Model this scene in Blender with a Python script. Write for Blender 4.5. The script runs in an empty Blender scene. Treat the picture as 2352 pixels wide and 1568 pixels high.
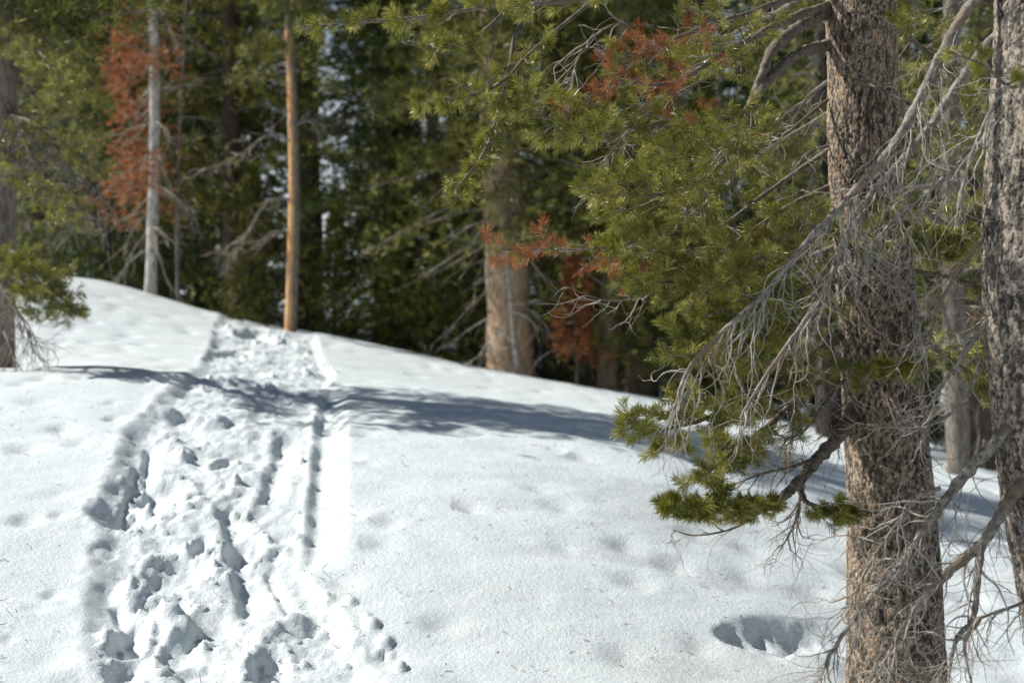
import bpy, math
import numpy as np
from mathutils import Vector

# ------------------------------------------------------------------ camera, sky, sun, exposure
S = bpy.context.scene
C = S.collection
CAMZ = 1.7                      # eye height above the datum
FPX = 50.0 / 36.0 * 1024.0      # focal length in pixels of a 1024 px wide picture
cam_d = bpy.data.cameras.new('camera')
cam_d.lens = 50; cam_d.sensor_width = 36; cam_d.clip_end = 3000; cam_d.clip_start = 0.05
cam_d.dof.use_dof = True
cam_d.dof.focus_distance = 7.45
cam_d.dof.aperture_fstop = 1.6
cam = bpy.data.objects.new('camera', cam_d); C.objects.link(cam)
cam.location = (0, 0, CAMZ); cam.rotation_euler = (math.radians(90), 0, 0)
S.camera = cam

SUN_EL = math.radians(42); SUN_A = math.radians(11)   # sun to the left, slightly beyond the picture plane
tosun = Vector((-math.cos(SUN_EL) * math.cos(SUN_A), math.cos(SUN_EL) * math.sin(SUN_A), math.sin(SUN_EL)))
w = bpy.data.worlds.new('World'); S.world = w; w.use_nodes = True
nt = w.node_tree
sky = nt.nodes.new('ShaderNodeTexSky'); sky.sky_type = 'NISHITA'; sky.sun_disc = False
sky.sun_elevation = SUN_EL; sky.sun_rotation = math.atan2(tosun.x, tosun.y)
sky.altitude = 2000; sky.dust_density = 2.5
geo = nt.nodes.new('ShaderNodeNewGeometry'); sepz = nt.nodes.new('ShaderNodeSeparateXYZ'); nt.links.new(geo.outputs['Incoming'], sepz.inputs[0])
hz = nt.nodes.new('ShaderNodeMapRange'); hz.interpolation_type = 'SMOOTHSTEP'      # pale haze low over the horizon, the same all round
hz.inputs['From Min'].default_value = -.27; hz.inputs['From Max'].default_value = -.12; hz.inputs['To Max'].default_value = .85
nt.links.new(sepz.outputs['Z'], hz.inputs[0])
hm = nt.nodes.new('ShaderNodeMix'); hm.data_type = 'RGBA'; hm.inputs[7].default_value = (11.5, 12.6, 13.4, 1)
nt.links.new(hz.outputs[0], hm.inputs[0]); nt.links.new(sky.outputs[0], hm.inputs[6])
nt.links.new(hm.outputs[2], nt.nodes['Background'].inputs[0])
nt.nodes['Background'].inputs[1].default_value = 0.055
sun_d = bpy.data.lights.new('sun', 'SUN'); sun_d.energy = 5.0; sun_d.angle = math.radians(0.53)
sun_d.color = (1.0, 0.98, 0.935)
sun = bpy.data.objects.new('sun', sun_d); C.objects.link(sun)
sun.rotation_euler = tosun.to_track_quat('Z', 'Y').to_euler()
sun.location = (-10, 5, 20)
S.view_settings.view_transform = 'Standard'; S.view_settings.look = 'None'
S.view_settings.exposure = 0.42; S.view_settings.gamma = 1
S.render.engine = 'CYCLES'
S.cycles.max_bounces = 4; S.cycles.diffuse_bounces = 2; S.cycles.glossy_bounces = 2
S.cycles.transmission_bounces = 3; S.cycles.transparent_max_bounces = 4
S.cycles.caustics_reflective = False; S.cycles.caustics_refractive = False
S.cycles.use_denoising = True
S.cycles.use_adaptive_sampling = True; S.cycles.adaptive_threshold = .012

# ------------------------------------------------------------------ helpers
UP = np.array([0., 0., 1.])
def at(px, py, d):
    """point at depth d seen at 1024-px picture coordinates"""
    return np.array([(px - 512.) / FPX * d, d, CAMZ + (341. - py) / FPX * d])
def vw(x, y, d):
    """same for coordinates measured in a 2352 px wide view"""
    return at(x / 2.29688, y / 2.29688, d)
def norm(a):
    return a / np.maximum(np.linalg.norm(a, axis=-1, keepdims=True), 1e-9)
def hash2(ix, iy, seed=0):
    h = (ix.astype(np.int64) * 374761393 + iy.astype(np.int64) * 668265263 + seed * 974634777) & 0xffffffff
    h = ((h ^ (h >> 13)) * 1274126177) & 0xffffffff
    h = ((h ^ (h >> 16)) * 2246822519) & 0xffffffff
    return ((h ^ (h >> 15)) & 0xffffff) / float(0xffffff)
def vnoise(x, y, seed=0):
    ix = np.floor(x); iy = np.floor(y); fx = x - ix; fy = y - iy
    fx = fx * fx * fx * (fx * (fx * 6 - 15) + 10); fy = fy * fy * fy * (fy * (fy * 6 - 15) + 10)
    a = hash2(ix, iy, seed); b = hash2(ix + 1, iy, seed); c = hash2(ix, iy + 1, seed); d = hash2(ix + 1, iy + 1, seed)
    return (a * (1 - fx) + b * fx) * (1 - fy) + (c * (1 - fx) + d * fx) * fy
def fbm(x, y, seed=0, octv=4, gain=.5):
    s = 0; a = 1; t = 0
    for o in range(octv):
        s = s + a * vnoise(x * 2 ** o + 17.3 * o, y * 2 ** o - 9.1 * o, seed + o); t += a; a *= gain
    return s / t - .5
def cells(x, y, seed=0):
    """F1, F2 distances and a random value of the nearest cell (jittered grid)"""
    ix = np.floor(x); iy = np.floor(y)
    f1 = np.full(x.shape, 9.); f2 = np.full(x.shape, 9.); rid = np.zeros(x.shape)
    for dx in (-1, 0, 1):
        for dy in (-1, 0, 1):
            cx = ix + dx; cy = iy + dy
            qx = cx + .15 + .7 * hash2(cx, cy, seed); qy = cy + .15 + .7 * hash2(cx, cy, seed + 5)
            dd = np.hypot(qx - x, qy - y)
            r = hash2(cx, cy, seed + 9)
            near = dd < f1
            f2 = np.where(near, f1, np.minimum(f2, dd)); rid = np.where(near, r, rid); f1 = np.where(near, dd, f1)
    return f1, f2, rid
def sstep(a, b, x):
    t = np.clip((x - a) / (b - a), 0, 1); return t * t * (3 - 2 * t)

def make_mesh(name, V, F, mats, smooth=False, matidx=None, attrs=None):
    V = np.asarray(V, np.float32); F = np.asarray(F, np.int32)
    k = F.shape[1]
    me = bpy.data.meshes.new(name)
    me.vertices.add(len(V)); me.vertices.foreach_set('co', V.ravel())
    me.loops.add(F.size); me.loops.foreach_set('vertex_index', F.ravel())
    me.polygons.add(len(F))
    me.polygons.foreach_set('loop_start', np.arange(0, F.size, k, dtype=np.int32))
    for m in mats: me.materials.append(m)
    if matidx is not None: me.polygons.foreach_set('material_index', np.asarray(matidx, np.int32))
    if smooth: me.polygons.foreach_set('use_smooth', np.ones(len(F), bool))
    for an, (dom, val) in (attrs or {}).items():
        at_ = me.attributes.new(an, 'FLOAT', dom); at_.data.foreach_set('value', np.asarray(val, np.float32))
    me.update(calc_edges=True)
    return me
def add(name, me, parent=None, loc=None):
    o = bpy.data.objects.new(name, me); C.objects.link(o)
    if name in ('branches', 'crown'): o['kind'] = 'stuff'      # far boughs, blurred into one mass
    if parent is not None: o.parent = parent
    if loc is not None: o.location = loc
    return o
def thing(name, label, cat, loc=(0, 0, 0), rz=0, group=None, scale=1):
    o = bpy.data.objects.new(name, None); C.objects.link(o)
    o.empty_display_size = .3
    o.location = loc; o.rotation_euler = (0, 0, rz); o.scale = (scale,) * 3
    o['label'] = label; o['category'] = cat
    if group: o['group'] = group
    return o

def spline(P, n):
    """Catmull-Rom through P, n samples evenly in parameter by chord length"""
    P = np.asarray(P, float)
    Q = np.vstack([2 * P[0] - P[1], P, 2 * P[-1] - P[-2]])
    L = np.r_[0, np.cumsum(np.linalg.norm(np.diff(P, axis=0), axis=1))]
    t = np.linspace(0, L[-1], n)
    i = np.clip(np.searchsorted(L, t, side='right') - 1, 0, len(P) - 2)
    u = ((t - L[i]) / np.maximum(L[i + 1] - L[i], 1e-9))[:, None]
    a, b, c, d = Q[i], Q[i + 1], Q[i + 2], Q[i + 3]
    return .5 * (2 * b + (c - a) * u + (2 * a - 5 * b + 4 * c - d) * u ** 2 + (3 * b - a - 3 * c + d) * u ** 3)
def tubes(P, R, sides=4):
    """batch of tubes: P (N,n,3), R (N,n) -> V, quads"""
    N, n, _ = P.shape
    T = np.empty_like(P); T[:, 1:-1] = P[:, 2:] - P[:, :-2]; T[:, 0] = P[:, 1] - P[:, 0]; T[:, -1] = P[:, -1] - P[:, -2]
    T = norm(T)
    avg = norm(P[:, -1] - P[:, 0] + 1e-6)
    ref = np.where((np.abs(avg[:, 2:3]) > .75), np.array([[.31, .95, .05]]), np.array([[.05, .1, .99]]))
    A = norm(np.cross(T, ref[:, None, :] + np.zeros_like(T))); B = np.cross(T, A)
    ang = np.arange(sides) * 2 * math.pi / sides
    V = P[:, :, None, :] + R[:, :, None, None] * (A[:, :, None, :] * np.cos(ang)[None, None, :, None] + B[:, :, None, :] * np.sin(ang)[None, None, :, None])
    base = (np.arange(N) * n * sides)[:, None, None] + (np.arange(n - 1) * sides)[None, :, None]
    s = np.arange(sides)[None, None, :]; s2 = (s + 1) % sides
    F = np.stack([base + s, base + s2, base + sides + s2, base + sides + s], -1).reshape(-1, 4)
    return V.reshape(-1, 3), F
class Acc:
    def __init__(s): s.V = []; s.F = []; s.n = 0; s.A = []
    def put(s, V, F, a=0.):
        s.V.append(V); s.F.append(F + s.n); s.n += len(V); s.A.append(np.full(len(V), a, float) if np.isscalar(a) else a)
    def get(s): return np.concatenate(s.V), np.concatenate(s.F), np.concatenate(s.A)
    @property
    def empty(s): return s.n == 0
def grow(p, d, L, n, rng, droop=0., tip=0., wig=.1):
    """batch of bent twigs from p along d, length L; droop bends down, tip turns the end up"""
    N = len(p); P = np.empty((N, n, 3)); P[:, 0] = p; cur = norm(d)
    step = (np.asarray(L) / (n - 1)).reshape(-1, 1)
    drift = rng.normal(0, 1, (N, 3)) * wig * .6
    droop = np.broadcast_to(np.asarray(droop, float).reshape(-1, 1), (N, 1)); tip = np.broadcast_to(np.asarray(tip, float).reshape(-1, 1), (N, 1))
    for k in range(1, n):
        u = k / (n - 1)
        cur = norm(cur + rng.normal(0, 1, (N, 3)) * wig + drift / n * 3 - UP * droop * (1.2 - u) * 3 / n + UP * tip * max(0, u - .4) * 6 / n)
        P[:, k] = P[:, k - 1] + cur * step
    return P
def along(P, t):
    """positions and tangents on polylines P (N,n,3) at t (N,)"""
    n = P.shape[1]; x = np.clip(t, 0, .9999) * (n - 1); i = x.astype(int); f = (x - i)[:, None]; r = np.arange(len(P))
    a = P[r, i]; b = P[r, i + 1]
    return a + (b - a) * f, norm(b - a)
def needles(P, M, rng, f0=.25, ln=.045, wd=.0024, lo=25, hi=65, tuft=False):
    """M needles on each shoot polyline P -> tri mesh, per-face tint"""
    N = len(P); idx = np.repeat(np.arange(N), M)
    t = f0 + (1 - f0) * rng.random(N * M) ** .8
    b, tan = along(P[idx], t)
    rad = norm(np.cross(tan, norm(rng.normal(0, 1, (N * M, 3)))))
    ph = np.radians(lo + (hi - lo) * rng.random(N * M) * (1.15 - .55 * t))
    d = norm(tan * np.cos(ph)[:, None] + rad * np.sin(ph)[:, None] + UP * .1)
    l = (ln * (.65 + .5 * rng.random(N * M)))[:, None]
    sd = norm(np.cross(d, rng.normal(0, 1, (N * M, 3)))) * (wd / 2)
    mid = b + d * l * .55
    tipp = b + d * l + (rad * .12 - UP * .05) * l * rng.random((N * M, 1))
    V = np.stack([b, mid + sd, tipp, mid - sd], 1).reshape(-1, 3)
    k = np.arange(N * M)[:, None] * 4
    F = np.concatenate([k + np.array([[0, 1, 2]]), k + np.array([[0, 2, 3]])], 0)      # a slender kite
    tint = np.clip(np.repeat(rng.random(N), M) * .6 + rng.random(N * M) * .4, 0, 1)
    return V, F, np.tile(tint, 2)
def blades(c, d, M, rng, ln=.07, wd=.008, spread=1.):
    """coarse tufts for far crowns: M single-triangle blades bursting from each centre c along d"""
    N = len(c); idx = np.repeat(np.arange(N), M)
    dd = norm(d[idx] + rng.normal(0, 1, (N * M, 3)) * spread)
    b = c[idx] + rng.normal(0, 1, (N * M, 3)) * ln * .22
    l = (ln * (.6 + .8 * rng.random(N * M)))[:, None]
    sd = norm(np.cross(dd, rng.normal(0, 1, (N * M, 3)))) * (wd / 2)
    V = np.stack([b - sd, b + sd, b + dd * l], 1).reshape(-1, 3)
    F = np.arange(N * M * 3).reshape(-1, 3)
    return V, F, np.clip(np.repeat(rng.random(N), M) * .7 + rng.random(N * M) * .3, 0, 1)

# ------------------------------------------------------------------ materials
def mat(name):
    m = bpy.data.materials.new(name); m.use_nodes = True
    b = m.node_tree.nodes['Principled BSDF']
    return m, m.node_tree, b
def node(t, kind, **kw):
    n = t.nodes.new(kind)
    for k, v in kw.items():
        if k.startswith('i_'): n.inputs[k[2:].replace('_', ' ')].default_value = v
        else: setattr(n, k, v)
    return n
def ramp(t, fac, stops):
    r = t.nodes.new('ShaderNodeValToRGB'); t.links.new(fac, r.inputs[0])
    e = r.color_ramp.elements
    while len(e) < len(stops): e.new(.5)
    for x, (p, c) in zip(e, stops): x.position = p; x.color = (*c, 1)
    return r.outputs[0]
def mixc(t, f, a, b):
    m = t.nodes.new('ShaderNodeMix'); m.data_type = 'RGBA'
    for s, v in ((m.inputs[0], f), (m.inputs[6], a), (m.inputs[7], b)):
        if hasattr(v, 'is_output'): t.links.new(v, s)
        else: s.default_value = v if not isinstance(v, tuple) else (*v, 1)
    return m.outputs[2]

def needle_mat(name, stops, trans=.28, rough=.42):
    m, t, b = mat(name)
    a = node(t, 'ShaderNodeAttribute', attribute_name='tint')
    col = ramp(t, a.outputs['Fac'], stops)
    t.links.new(col, b.inputs['Base Color']); b.inputs['Roughness'].default_value = rough
    b.inputs['Specular IOR Level'].default_value = .35
    tr = node(t, 'ShaderNodeBsdfTranslucent'); t.links.new(col, tr.inputs[0])
    mx = node(t, 'ShaderNodeMixShader'); mx.inputs[0].default_value = trans
    t.links.new(b.outputs[0], mx.inputs[1]); t.links.new(tr.outputs[0], mx.inputs[2])
    t.links.new(mx.outputs[0], t.nodes['Material Output'].inputs[0])
    return m
M_GREEN = needle_mat('pine_needles', [(0, (.05, .066, .012)), (.33, (.18, .19, .03)), (.7, (.39, .37, .07)), (1, (.54, .47, .15))], .12, .30)
M_FARPINE = needle_mat('far_pine_needles', [(0, (.03, .042, .009)), (.4, (.095, .108, .02)), (.72, (.24, .235, .044)), (1, (.40, .37, .08))], .08, .5)
M_FIR = needle_mat('fir_needles', [(0, (.022, .042, .011)), (.5, (.07, .11, .023)), (1, (.24, .29, .055))], .08, .5)
M_RUST = needle_mat('rust_needles', [(0, (.13, .05, .02)), (.3, (.29, .092, .032)), (.7, (.45, .17, .055)), (1, (.55, .34, .15))], .22, .6)

def bark_mat(name, stops, scale=(9, 9, 4), bump=.6, nscale=30.):
    """far trunks: streaky plates"""
    m, t, b = mat(name)
    tc = node(t, 'ShaderNodeTexCoord'); mp = node(t, 'ShaderNodeMapping'); mp.inputs['Scale'].default_value = scale
    t.links.new(tc.outputs['Object'], mp.inputs[0])
    n1 = node(t, 'ShaderNodeTexNoise', i_Scale=2.2, i_Detail=6., i_Roughness=.65); t.links.new(mp.outputs[0], n1.inputs[0])
    v = node(t, 'ShaderNodeTexVoronoi', i_Scale=2.6); t.links.new(mp.outputs[0], v.inputs[0])
    mm = node(t, 'ShaderNodeMath', operation='MULTIPLY_ADD'); mm.inputs[1].default_value = .35; t.links.new(v.outputs['Distance'], mm.inputs[0]); t.links.new(n1.outputs[0], mm.inputs[2])
    col = ramp(t, mm.outputs[0], stops)
    t.links.new(col, b.inputs['Base Color']); b.inputs['Roughness'].default_value = .9; b.inputs['Specular IOR Level'].default_value = .2
    bp = node(t, 'ShaderNodeBump', i_Strength=bump, i_Distance=.02); t.links.new(mm.outputs[0], bp.inputs['Height']); t.links.new(bp.outputs[0], b.inputs['Normal'])
    return m
M_TAN = bark_mat('tan_bark', [(.35, (.12, .085, .055)), (.55, (.30, .205, .13)), (.75, (.44, .31, .20)), (.95, (.38, .34, .29))], (7, 7, 2.6))
M_GREYBARK = bark_mat('grey_bark', [(.35, (.06, .05, .042)), (.55, (.13, .108, .088)), (.8, (.23, .20, .17))], (10, 10, 3))
M_PALEBARK = bark_mat('pale_dead_bark', [(.36, (.13, .09, .07)), (.5, (.24, .20, .17)), (.66, (.46, .43, .39)), (.9, (.60, .57, .53))], (9, 9, 3.2))
M_DARKBARK = bark_mat('dark_bark', [(.35, (.035, .026, .02)), (.6, (.085, .062, .046)), (.9, (.15, .11, .085))], (9, 9, 3))
M_SHADEBARK = bark_mat('shade_painted_bark', [(.35, (.012, .010, .009)), (.6, (.028, .023, .02)), (.9, (.06, .05, .042))], (9, 9, 3))  # bark colour taken near black to paint the trunk as standing in shade
M_LICHEN = bark_mat('lichen_bark', [(.3, (.12, .10, .06)), (.5, (.30, .26, .16)), (.8, (.46, .41, .27))], (8, 8, 2))

def plate_mat(name, deep, lo, mid, hi, orange, of=.14):
    """near trunks: colour follows the real bark plates stored on the mesh"""
    m, t, b = mat(name)
    edge = node(t, 'ShaderNodeAttribute', attribute_name='plate'); rnd = node(t, 'ShaderNodeAttribute', attribute_name='cell')
    tc = node(t, 'ShaderNodeTexCoord')
    n1 = node(t, 'ShaderNodeTexNoise', i_Scale=55., i_Detail=5., i_Roughness=.7); t.links.new(tc.outputs['Object'], n1.inputs[0])
    n2 = node(t, 'ShaderNodeTexNoise', i_Scale=4.2, i_Detail=4.); t.links.new(tc.outputs['Object'], n2.inputs[0])
    sm = node(t, 'ShaderNodeMath', operation='MULTIPLY_ADD'); sm.inputs[1].default_value = .55
    t.links.new(n1.outputs[0], sm.inputs[0])
    h = node(t, 'ShaderNodeMath', operation='MULTIPLY_ADD'); h.inputs[1].default_value = .55; t.links.new(rnd.outputs['Fac'], h.inputs[0])
    h2 = node(t, 'ShaderNodeMath', operation='MULTIPLY'); h2.inputs[1].default_value = .62; t.links.new(n2.outputs[0], h2.inputs[0]); t.links.new(h2.outputs[0], h.inputs[2])
    t.links.new(h.outputs[0], sm.inputs[2])
    col = ramp(t, sm.outputs[0], [(.46, lo), (.70, mid), (.98, hi)])
    # thin flakes inside each plate
    mpv = node(t, 'ShaderNodeMapping'); mpv.inputs['Scale'].default_value = (1, 1, .55); t.links.new(tc.outputs['Object'], mpv.inputs[0])
    dn = node(t, 'ShaderNodeMix'); dn.data_type = 'VECTOR'; dn.inputs[0].default_value = .02; t.links.new(mpv.outputs[0], dn.inputs[4]); t.links.new(n1.outputs['Color'], dn.inputs[5])
    vo = node(t, 'ShaderNodeTexVoronoi', i_Scale=95.); t.links.new(dn.outputs[1], vo.inputs[0])
    sp = node(t, 'ShaderNodeSeparateColor'); t.links.new(vo.outputs['Color'], sp.inputs[0])
    fl = ramp(t, sp.outputs[0], [(.1, (.35, .33, .32)), (.5, (.95, .92, .9)), (.9, (1.55, 1.5, 1.45))])
    ml = node(t, 'ShaderNodeMix'); ml.data_type = 'RGBA'; ml.blend_type = 'MULTIPLY'; ml.inputs[0].default_value = .75; t.links.new(col, ml.inputs[6]); t.links.new(fl, ml.inputs[7]); col = ml.outputs[2]
    # fresh orange wood where a scale came off
    ga = node(t, 'ShaderNodeMath', operation='MULTIPLY'); t.links.new(rnd.outputs['Fac'], ga.inputs[0]); t.links.new(sp.outputs[1], ga.inputs[1])
    g = node(t, 'ShaderNodeMath', operation='GREATER_THAN'); g.inputs[1].default_value = 1 - of * 2.6; t.links.new(ga.outputs[0], g.inputs[0])
    g2 = node(t, 'ShaderNodeMath', operation='MULTIPLY'); t.links.new(g.outputs[0], g2.inputs[0]); g2.inputs[1].default_value = .75
    col = mixc(t, g2.outputs[0], col, orange)
    e = node(t, 'ShaderNodeMapRange'); e.inputs['From Min'].default_value = .0; e.inputs['From Max'].default_value = .15; t.links.new(edge.outputs['Fac'], e.inputs[0])
    col = mixc(t, e.outputs[0], deep, col)
    t.links.new(col, b.inputs['Base Color']); b.inputs['Roughness'].default_value = .85; b.inputs['Specular IOR Level'].default_value = .25
    bp = node(t, 'ShaderNodeBump', i_Strength=.7, i_Distance=.006); t.links.new(n1.outputs[0], bp.inputs['Height']); t.links.new(bp.outputs[0], b.inputs['Normal'])
    return m
M_BARK = plate_mat('scaly_pine_bark', (.018, .014, .011), (.034, .028, .022), (.088, .071, .054), (.30, .248, .188), (.32, .14, .045))
M_BARK2 = plate_mat('grey_scaly_bark', (.022, .018, .016), (.028, .025, .022), (.08, .07, .058), (.27, .232, .19), (.28, .17, .09), .08)

def twig_mat(name, lo, hi, tan):
    m, t, b = mat(name)
    tc = node(t, 'ShaderNodeTexCoord')
    n1 = node(t, 'ShaderNodeTexNoise', i_Scale=38., i_Detail=4., i_Roughness=.7); t.links.new(tc.outputs['Object'], n1.inputs[0])
    n2 = node(t, 'ShaderNodeTexNoise', i_Scale=3.5, i_Detail=2.); t.links.new(tc.outputs['Object'], n2.inputs[0])
    col = ramp(t, n1.outputs[0], [(.32, lo), (.68, hi)])
    f = node(t, 'ShaderNodeMapRange'); f.inputs['From Min'].default_value = .52; f.inputs['From Max'].default_value = .68; t.links.new(n2.outputs[0], f.inputs[0])
    col = mixc(t, f.outputs[0], col, tan)
    t.links.new(col, b.inputs['Base Color']); b.inputs['Roughness'].default_value = .75; b.inputs['Specular IOR Level'].default_value = .3
    bp = node(t, 'ShaderNodeBump', i_Strength=.6, i_Distance=.004); t.links.new(n1.outputs[0], bp.inputs['Height']); t.links.new(bp.outputs[0], b.inputs['Normal'])
    return m
M_DEADTWIG = twig_mat('weathered_dead_wood', (.14, .12, .10), (.48, .44, .385), (.27, .20, .135))
M_TWIG = twig_mat('live_twig_bark', (.11, .09, .07), (.37, .33, .28), (.22, .15, .09))
M_GREYLIMB = twig_mat('grey_limb_bark', (.065, .055, .046), (.32, .28, .235), (.17, .125, .085))
M_LIMB = twig_mat('rough_limb_bark', (.045, .036, .028), (.24, .195, .15), (.12, .09, .065))

def snow_mat():
    m, t, b = mat('snow')
    tc = node(t, 'ShaderNodeTexCoord')
    big = node(t, 'ShaderNodeTexNoise', i_Scale=2.6, i_Detail=5., i_Roughness=.6); t.links.new(tc.outputs['Object'], big.inputs[0])
    fine = node(t, 'ShaderNodeTexNoise', i_Scale=90., i_Detail=4., i_Roughness=.75); t.links.new(tc.outputs['Object'], fine.inputs[0])
    med = node(t, 'ShaderNodeTexNoise', i_Scale=14., i_Detail=4., i_Roughness=.6); t.links.new(tc.outputs['Object'], med.inputs[0])
    dirt = node(t, 'ShaderNodeAttribute', attribute_name='dirt')
    base = ramp(t, big.outputs[0], [(.35, (.71, .77, .775)), (.65, (.785, .835, .835))])
    dm = node(t, 'ShaderNodeMath', operation='MULTIPLY'); dm.use_clamp = True; t.links.new(dirt.outputs['Fac'], dm.inputs[0]); t.links.new(med.outputs[0], dm.inputs[1])
    gr = ramp(t, fine.outputs[0], [(.3, (.90, .90, .90)), (.7, (1, 1, 1))])
    mg = node(t, 'ShaderNodeMix'); mg.data_type = 'RGBA'; mg.blend_type = 'MULTIPLY'; mg.inputs[0].default_value = 1.; t.links.new(base, mg.inputs[6]); t.links.new(gr, mg.inputs[7]); base = mg.outputs[2]
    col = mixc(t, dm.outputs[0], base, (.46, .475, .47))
    t.links.new(col, b.inputs['Base Color'])
    b.inputs['Roughness'].default_value = .55; b.inputs['Specular IOR Level'].default_value = .3
    b1 = node(t, 'ShaderNodeBump', i_Strength=.4, i_Distance=.02); t.links.new(med.outputs[0], b1.inputs['Height'])
    mid = node(t, 'ShaderNodeTexNoise', i_Scale=36., i_Detail=3., i_Roughness=.65); t.links.new(tc.outputs['Object'], mid.inputs[0])
    b15 = node(t, 'ShaderNodeBump', i_Strength=.55, i_Distance=.014); t.links.new(mid.outputs[0], b15.inputs['Height']); t.links.new(b1.outputs[0], b15.inputs['Normal'])
    b2 = node(t, 'ShaderNodeBump', i_Strength=.9, i_Distance=.008); t.links.new(fine.outputs[0], b2.inputs['Height']); t.links.new(b15.outputs[0], b2.inputs['Normal'])
    t.links.new(b2.outputs[0], b.inputs['Normal'])
    return m
M_SNOW = snow_mat()

# ------------------------------------------------------------------ the snow slope
# heights of the slope measured along lines of sight: (px, py, distance)
CP = [(0,682,7.2),(0,550,8.8),(0,450,10.8),(0,388,12.8),(0,369,13.7),(20,366,15.0),(55,345,16.5),(55,305,19.5),(50,274,22.6),
      (100,682,7.2),(100,560,8.8),(100,450,10.8),(100,392,12.7),(100,374,13.7),(100,362,15.2),(100,335,18),(110,282,22.6),
      (200,682,7.3),(200,380,13.8),(200,366,15.5),(200,309,22.6),
      (300,682,7.4),(300,600,8.4),(300,520,9.6),(300,450,11.2),(300,404,13.2),(300,388,14.4),(300,362,17),(300,329,22.4),
      (400,682,7.5),(400,396,14.2),(400,350,22.2),
      (500,682,7.6),(500,600,8.6),(500,520,9.9),(500,450,11.7),(500,416,13.2),(500,403,14.3),(500,390,18),(500,371,21.8),
      (650,682,7.9),(650,600,9.0),(650,520,10.4),(650,460,12),(650,432,13.3),(650,420,14.4),(650,408,18),(650,396,21),
      (760,416,20.2),(850,682,8.5),(850,640,9.1),(850,560,10.6),(850,500,12.3),(850,465,14.2),(850,447,17),(850,430,20),
      (1000,682,8.8),(1000,600,10.1),(1000,540,11.7),(1000,495,14),(1000,470,18)]
K = [at(*c) for c in CP]
K += [np.array(p) for p in ((-4,2,.25),(0,2,0.),(4,2,-.4),(0,-6,0.),(-14,4,1.6),(-14,14,2.6),(-15,23,3.6),(12,4,-1.2),(13,12,-1.3),(13,20,-1.2),
      (-14,30,3.0),(-6,28,1.9),(0,28,.35),(6,28,-.35),(14,30,-1.),(-14,42,3.4),(0,42,.8),(14,42,.0),(-30,60,5),(0,60,2.6),(30,60,1.6),
      (-40,10,5),(40,10,-4),(-40,95,8),(0,95,6),(40,95,5),(0,-40,-1),(-40,-40,3),(40,-40,-4))]
K = np.array(K)
def tps_fit(K, lam=.0015):
    n = len(K); d = np.linalg.norm(K[:, None, :2] - K[None, :, :2], axis=2)
    U = np.where(d > 0, d * d * np.log(d + 1e-9), 0)
    A = np.zeros((n + 3, n + 3)); A[:n, :n] = U + np.eye(n) * lam * n
    A[:n, n] = 1; A[:n, n + 1:] = K[:, :2]; A[n:, :n] = A[:n, n:].T
    return np.linalg.solve(A, np.r_[K[:, 2], 0, 0, 0])
TW = tps_fit(K)
def ground0(x, y):
    x = np.asarray(x, float); y = np.asarray(y, float)
    xc = np.clip(x, -45, 45); yc = np.clip(y, -45, 100)
    z = TW[-3] + TW[-2] * xc + TW[-1] * yc
    for (kx, ky, _), wgt in zip(K, TW[:-3]):
        d2 = (xc - kx) ** 2 + (yc - ky) ** 2
        z = z + wgt * .5 * d2 * np.log(d2 + 1e-12)
    return z + .12 * np.maximum(y - 100, 0)
def on_ground(px, py, lo=5., hi=40.):
    """first hit of the line of sight with the slope"""
    d = np.linspace(lo, hi, 1500); r = at(px, py, 1.) - np.array([0, 0, CAMZ])
    z = CAMZ + r[2] * d; g = ground0(r[0] * d, d)
    k = int(np.argmax(z <= g)); k = k if (z <= g).any() else len(d) - 1
    return r[0] * d[k], d[k]
def tg(cx, cy):      # trail measurements (crop coordinates) -> ground point
    return on_ground(cx * .24414, 300 + cy * .24414)

xs = np.unique(np.concatenate([-6 - .12 * (1.13 ** np.arange(0, 46) - 1) / .13, np.arange(-6, -3.7, .03), np.arange(-3.7, .7, .0165), np.arange(.7, 6, .028), 6 + .12 * (1.13 ** np.arange(0, 46) - 1) / .13]).round(4))
ys = np.concatenate([np.linspace(-60, 3, 24), np.linspace(3.4, 6.3, 10), 6.5 * np.exp(.0030 * np.arange(0, 433)), ])
ys = np.concatenate([ys, ys[-1] * np.exp(.02 * np.arange(1, 120))])
GX, GY = np.meshgrid(xs, ys)
Z = ground0(GX, GY)
near = (GY > 5) & (GY < 26) & (np.abs(GX) < 9)
DIRT = np.zeros_like(Z)

def line_dist(pts):
    """signed lateral distance (right of travel > 0) and parameter to a polyline, for all grid points"""
    best = np.full(GX.shape, 1e9); sg = np.zeros(GX.shape); tt = np.zeros(GX.shape); L = 0
    seg = np.diff(pts, axis=0); ln = np.linalg.norm(seg, axis=1); tot = ln.sum()
    for p, v, l in zip(pts[:-1], seg, ln):
        u = v / l; rx = GX - p[0]; ry = GY - p[1]
        s = np.clip(rx * u[0] + ry * u[1], 0, l)
        d = np.hypot(rx - u[0] * s, ry - u[1] * s); side = rx * u[1] - ry * u[0]
        m = d < best
        best = np.where(m, d, best); sg = np.where(m, np.sign(side) * d, sg); tt = np.where(m, (L + s) / tot, tt); L += l
    return sg, tt, best
def smooth_line(cr, n=40):
    p = np.array([tg(*c) for c in cr]); return spline(np.c_[p, np.zeros(len(p))], n)[:, :2]

rough = fbm(GX * 9, GY * 9, 3, 4, .55); soft = fbm(GX * 1.6, GY * 1.6, 8, 3)
jit = fbm(GX * 5, GY * 5, 21, 3)
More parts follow.
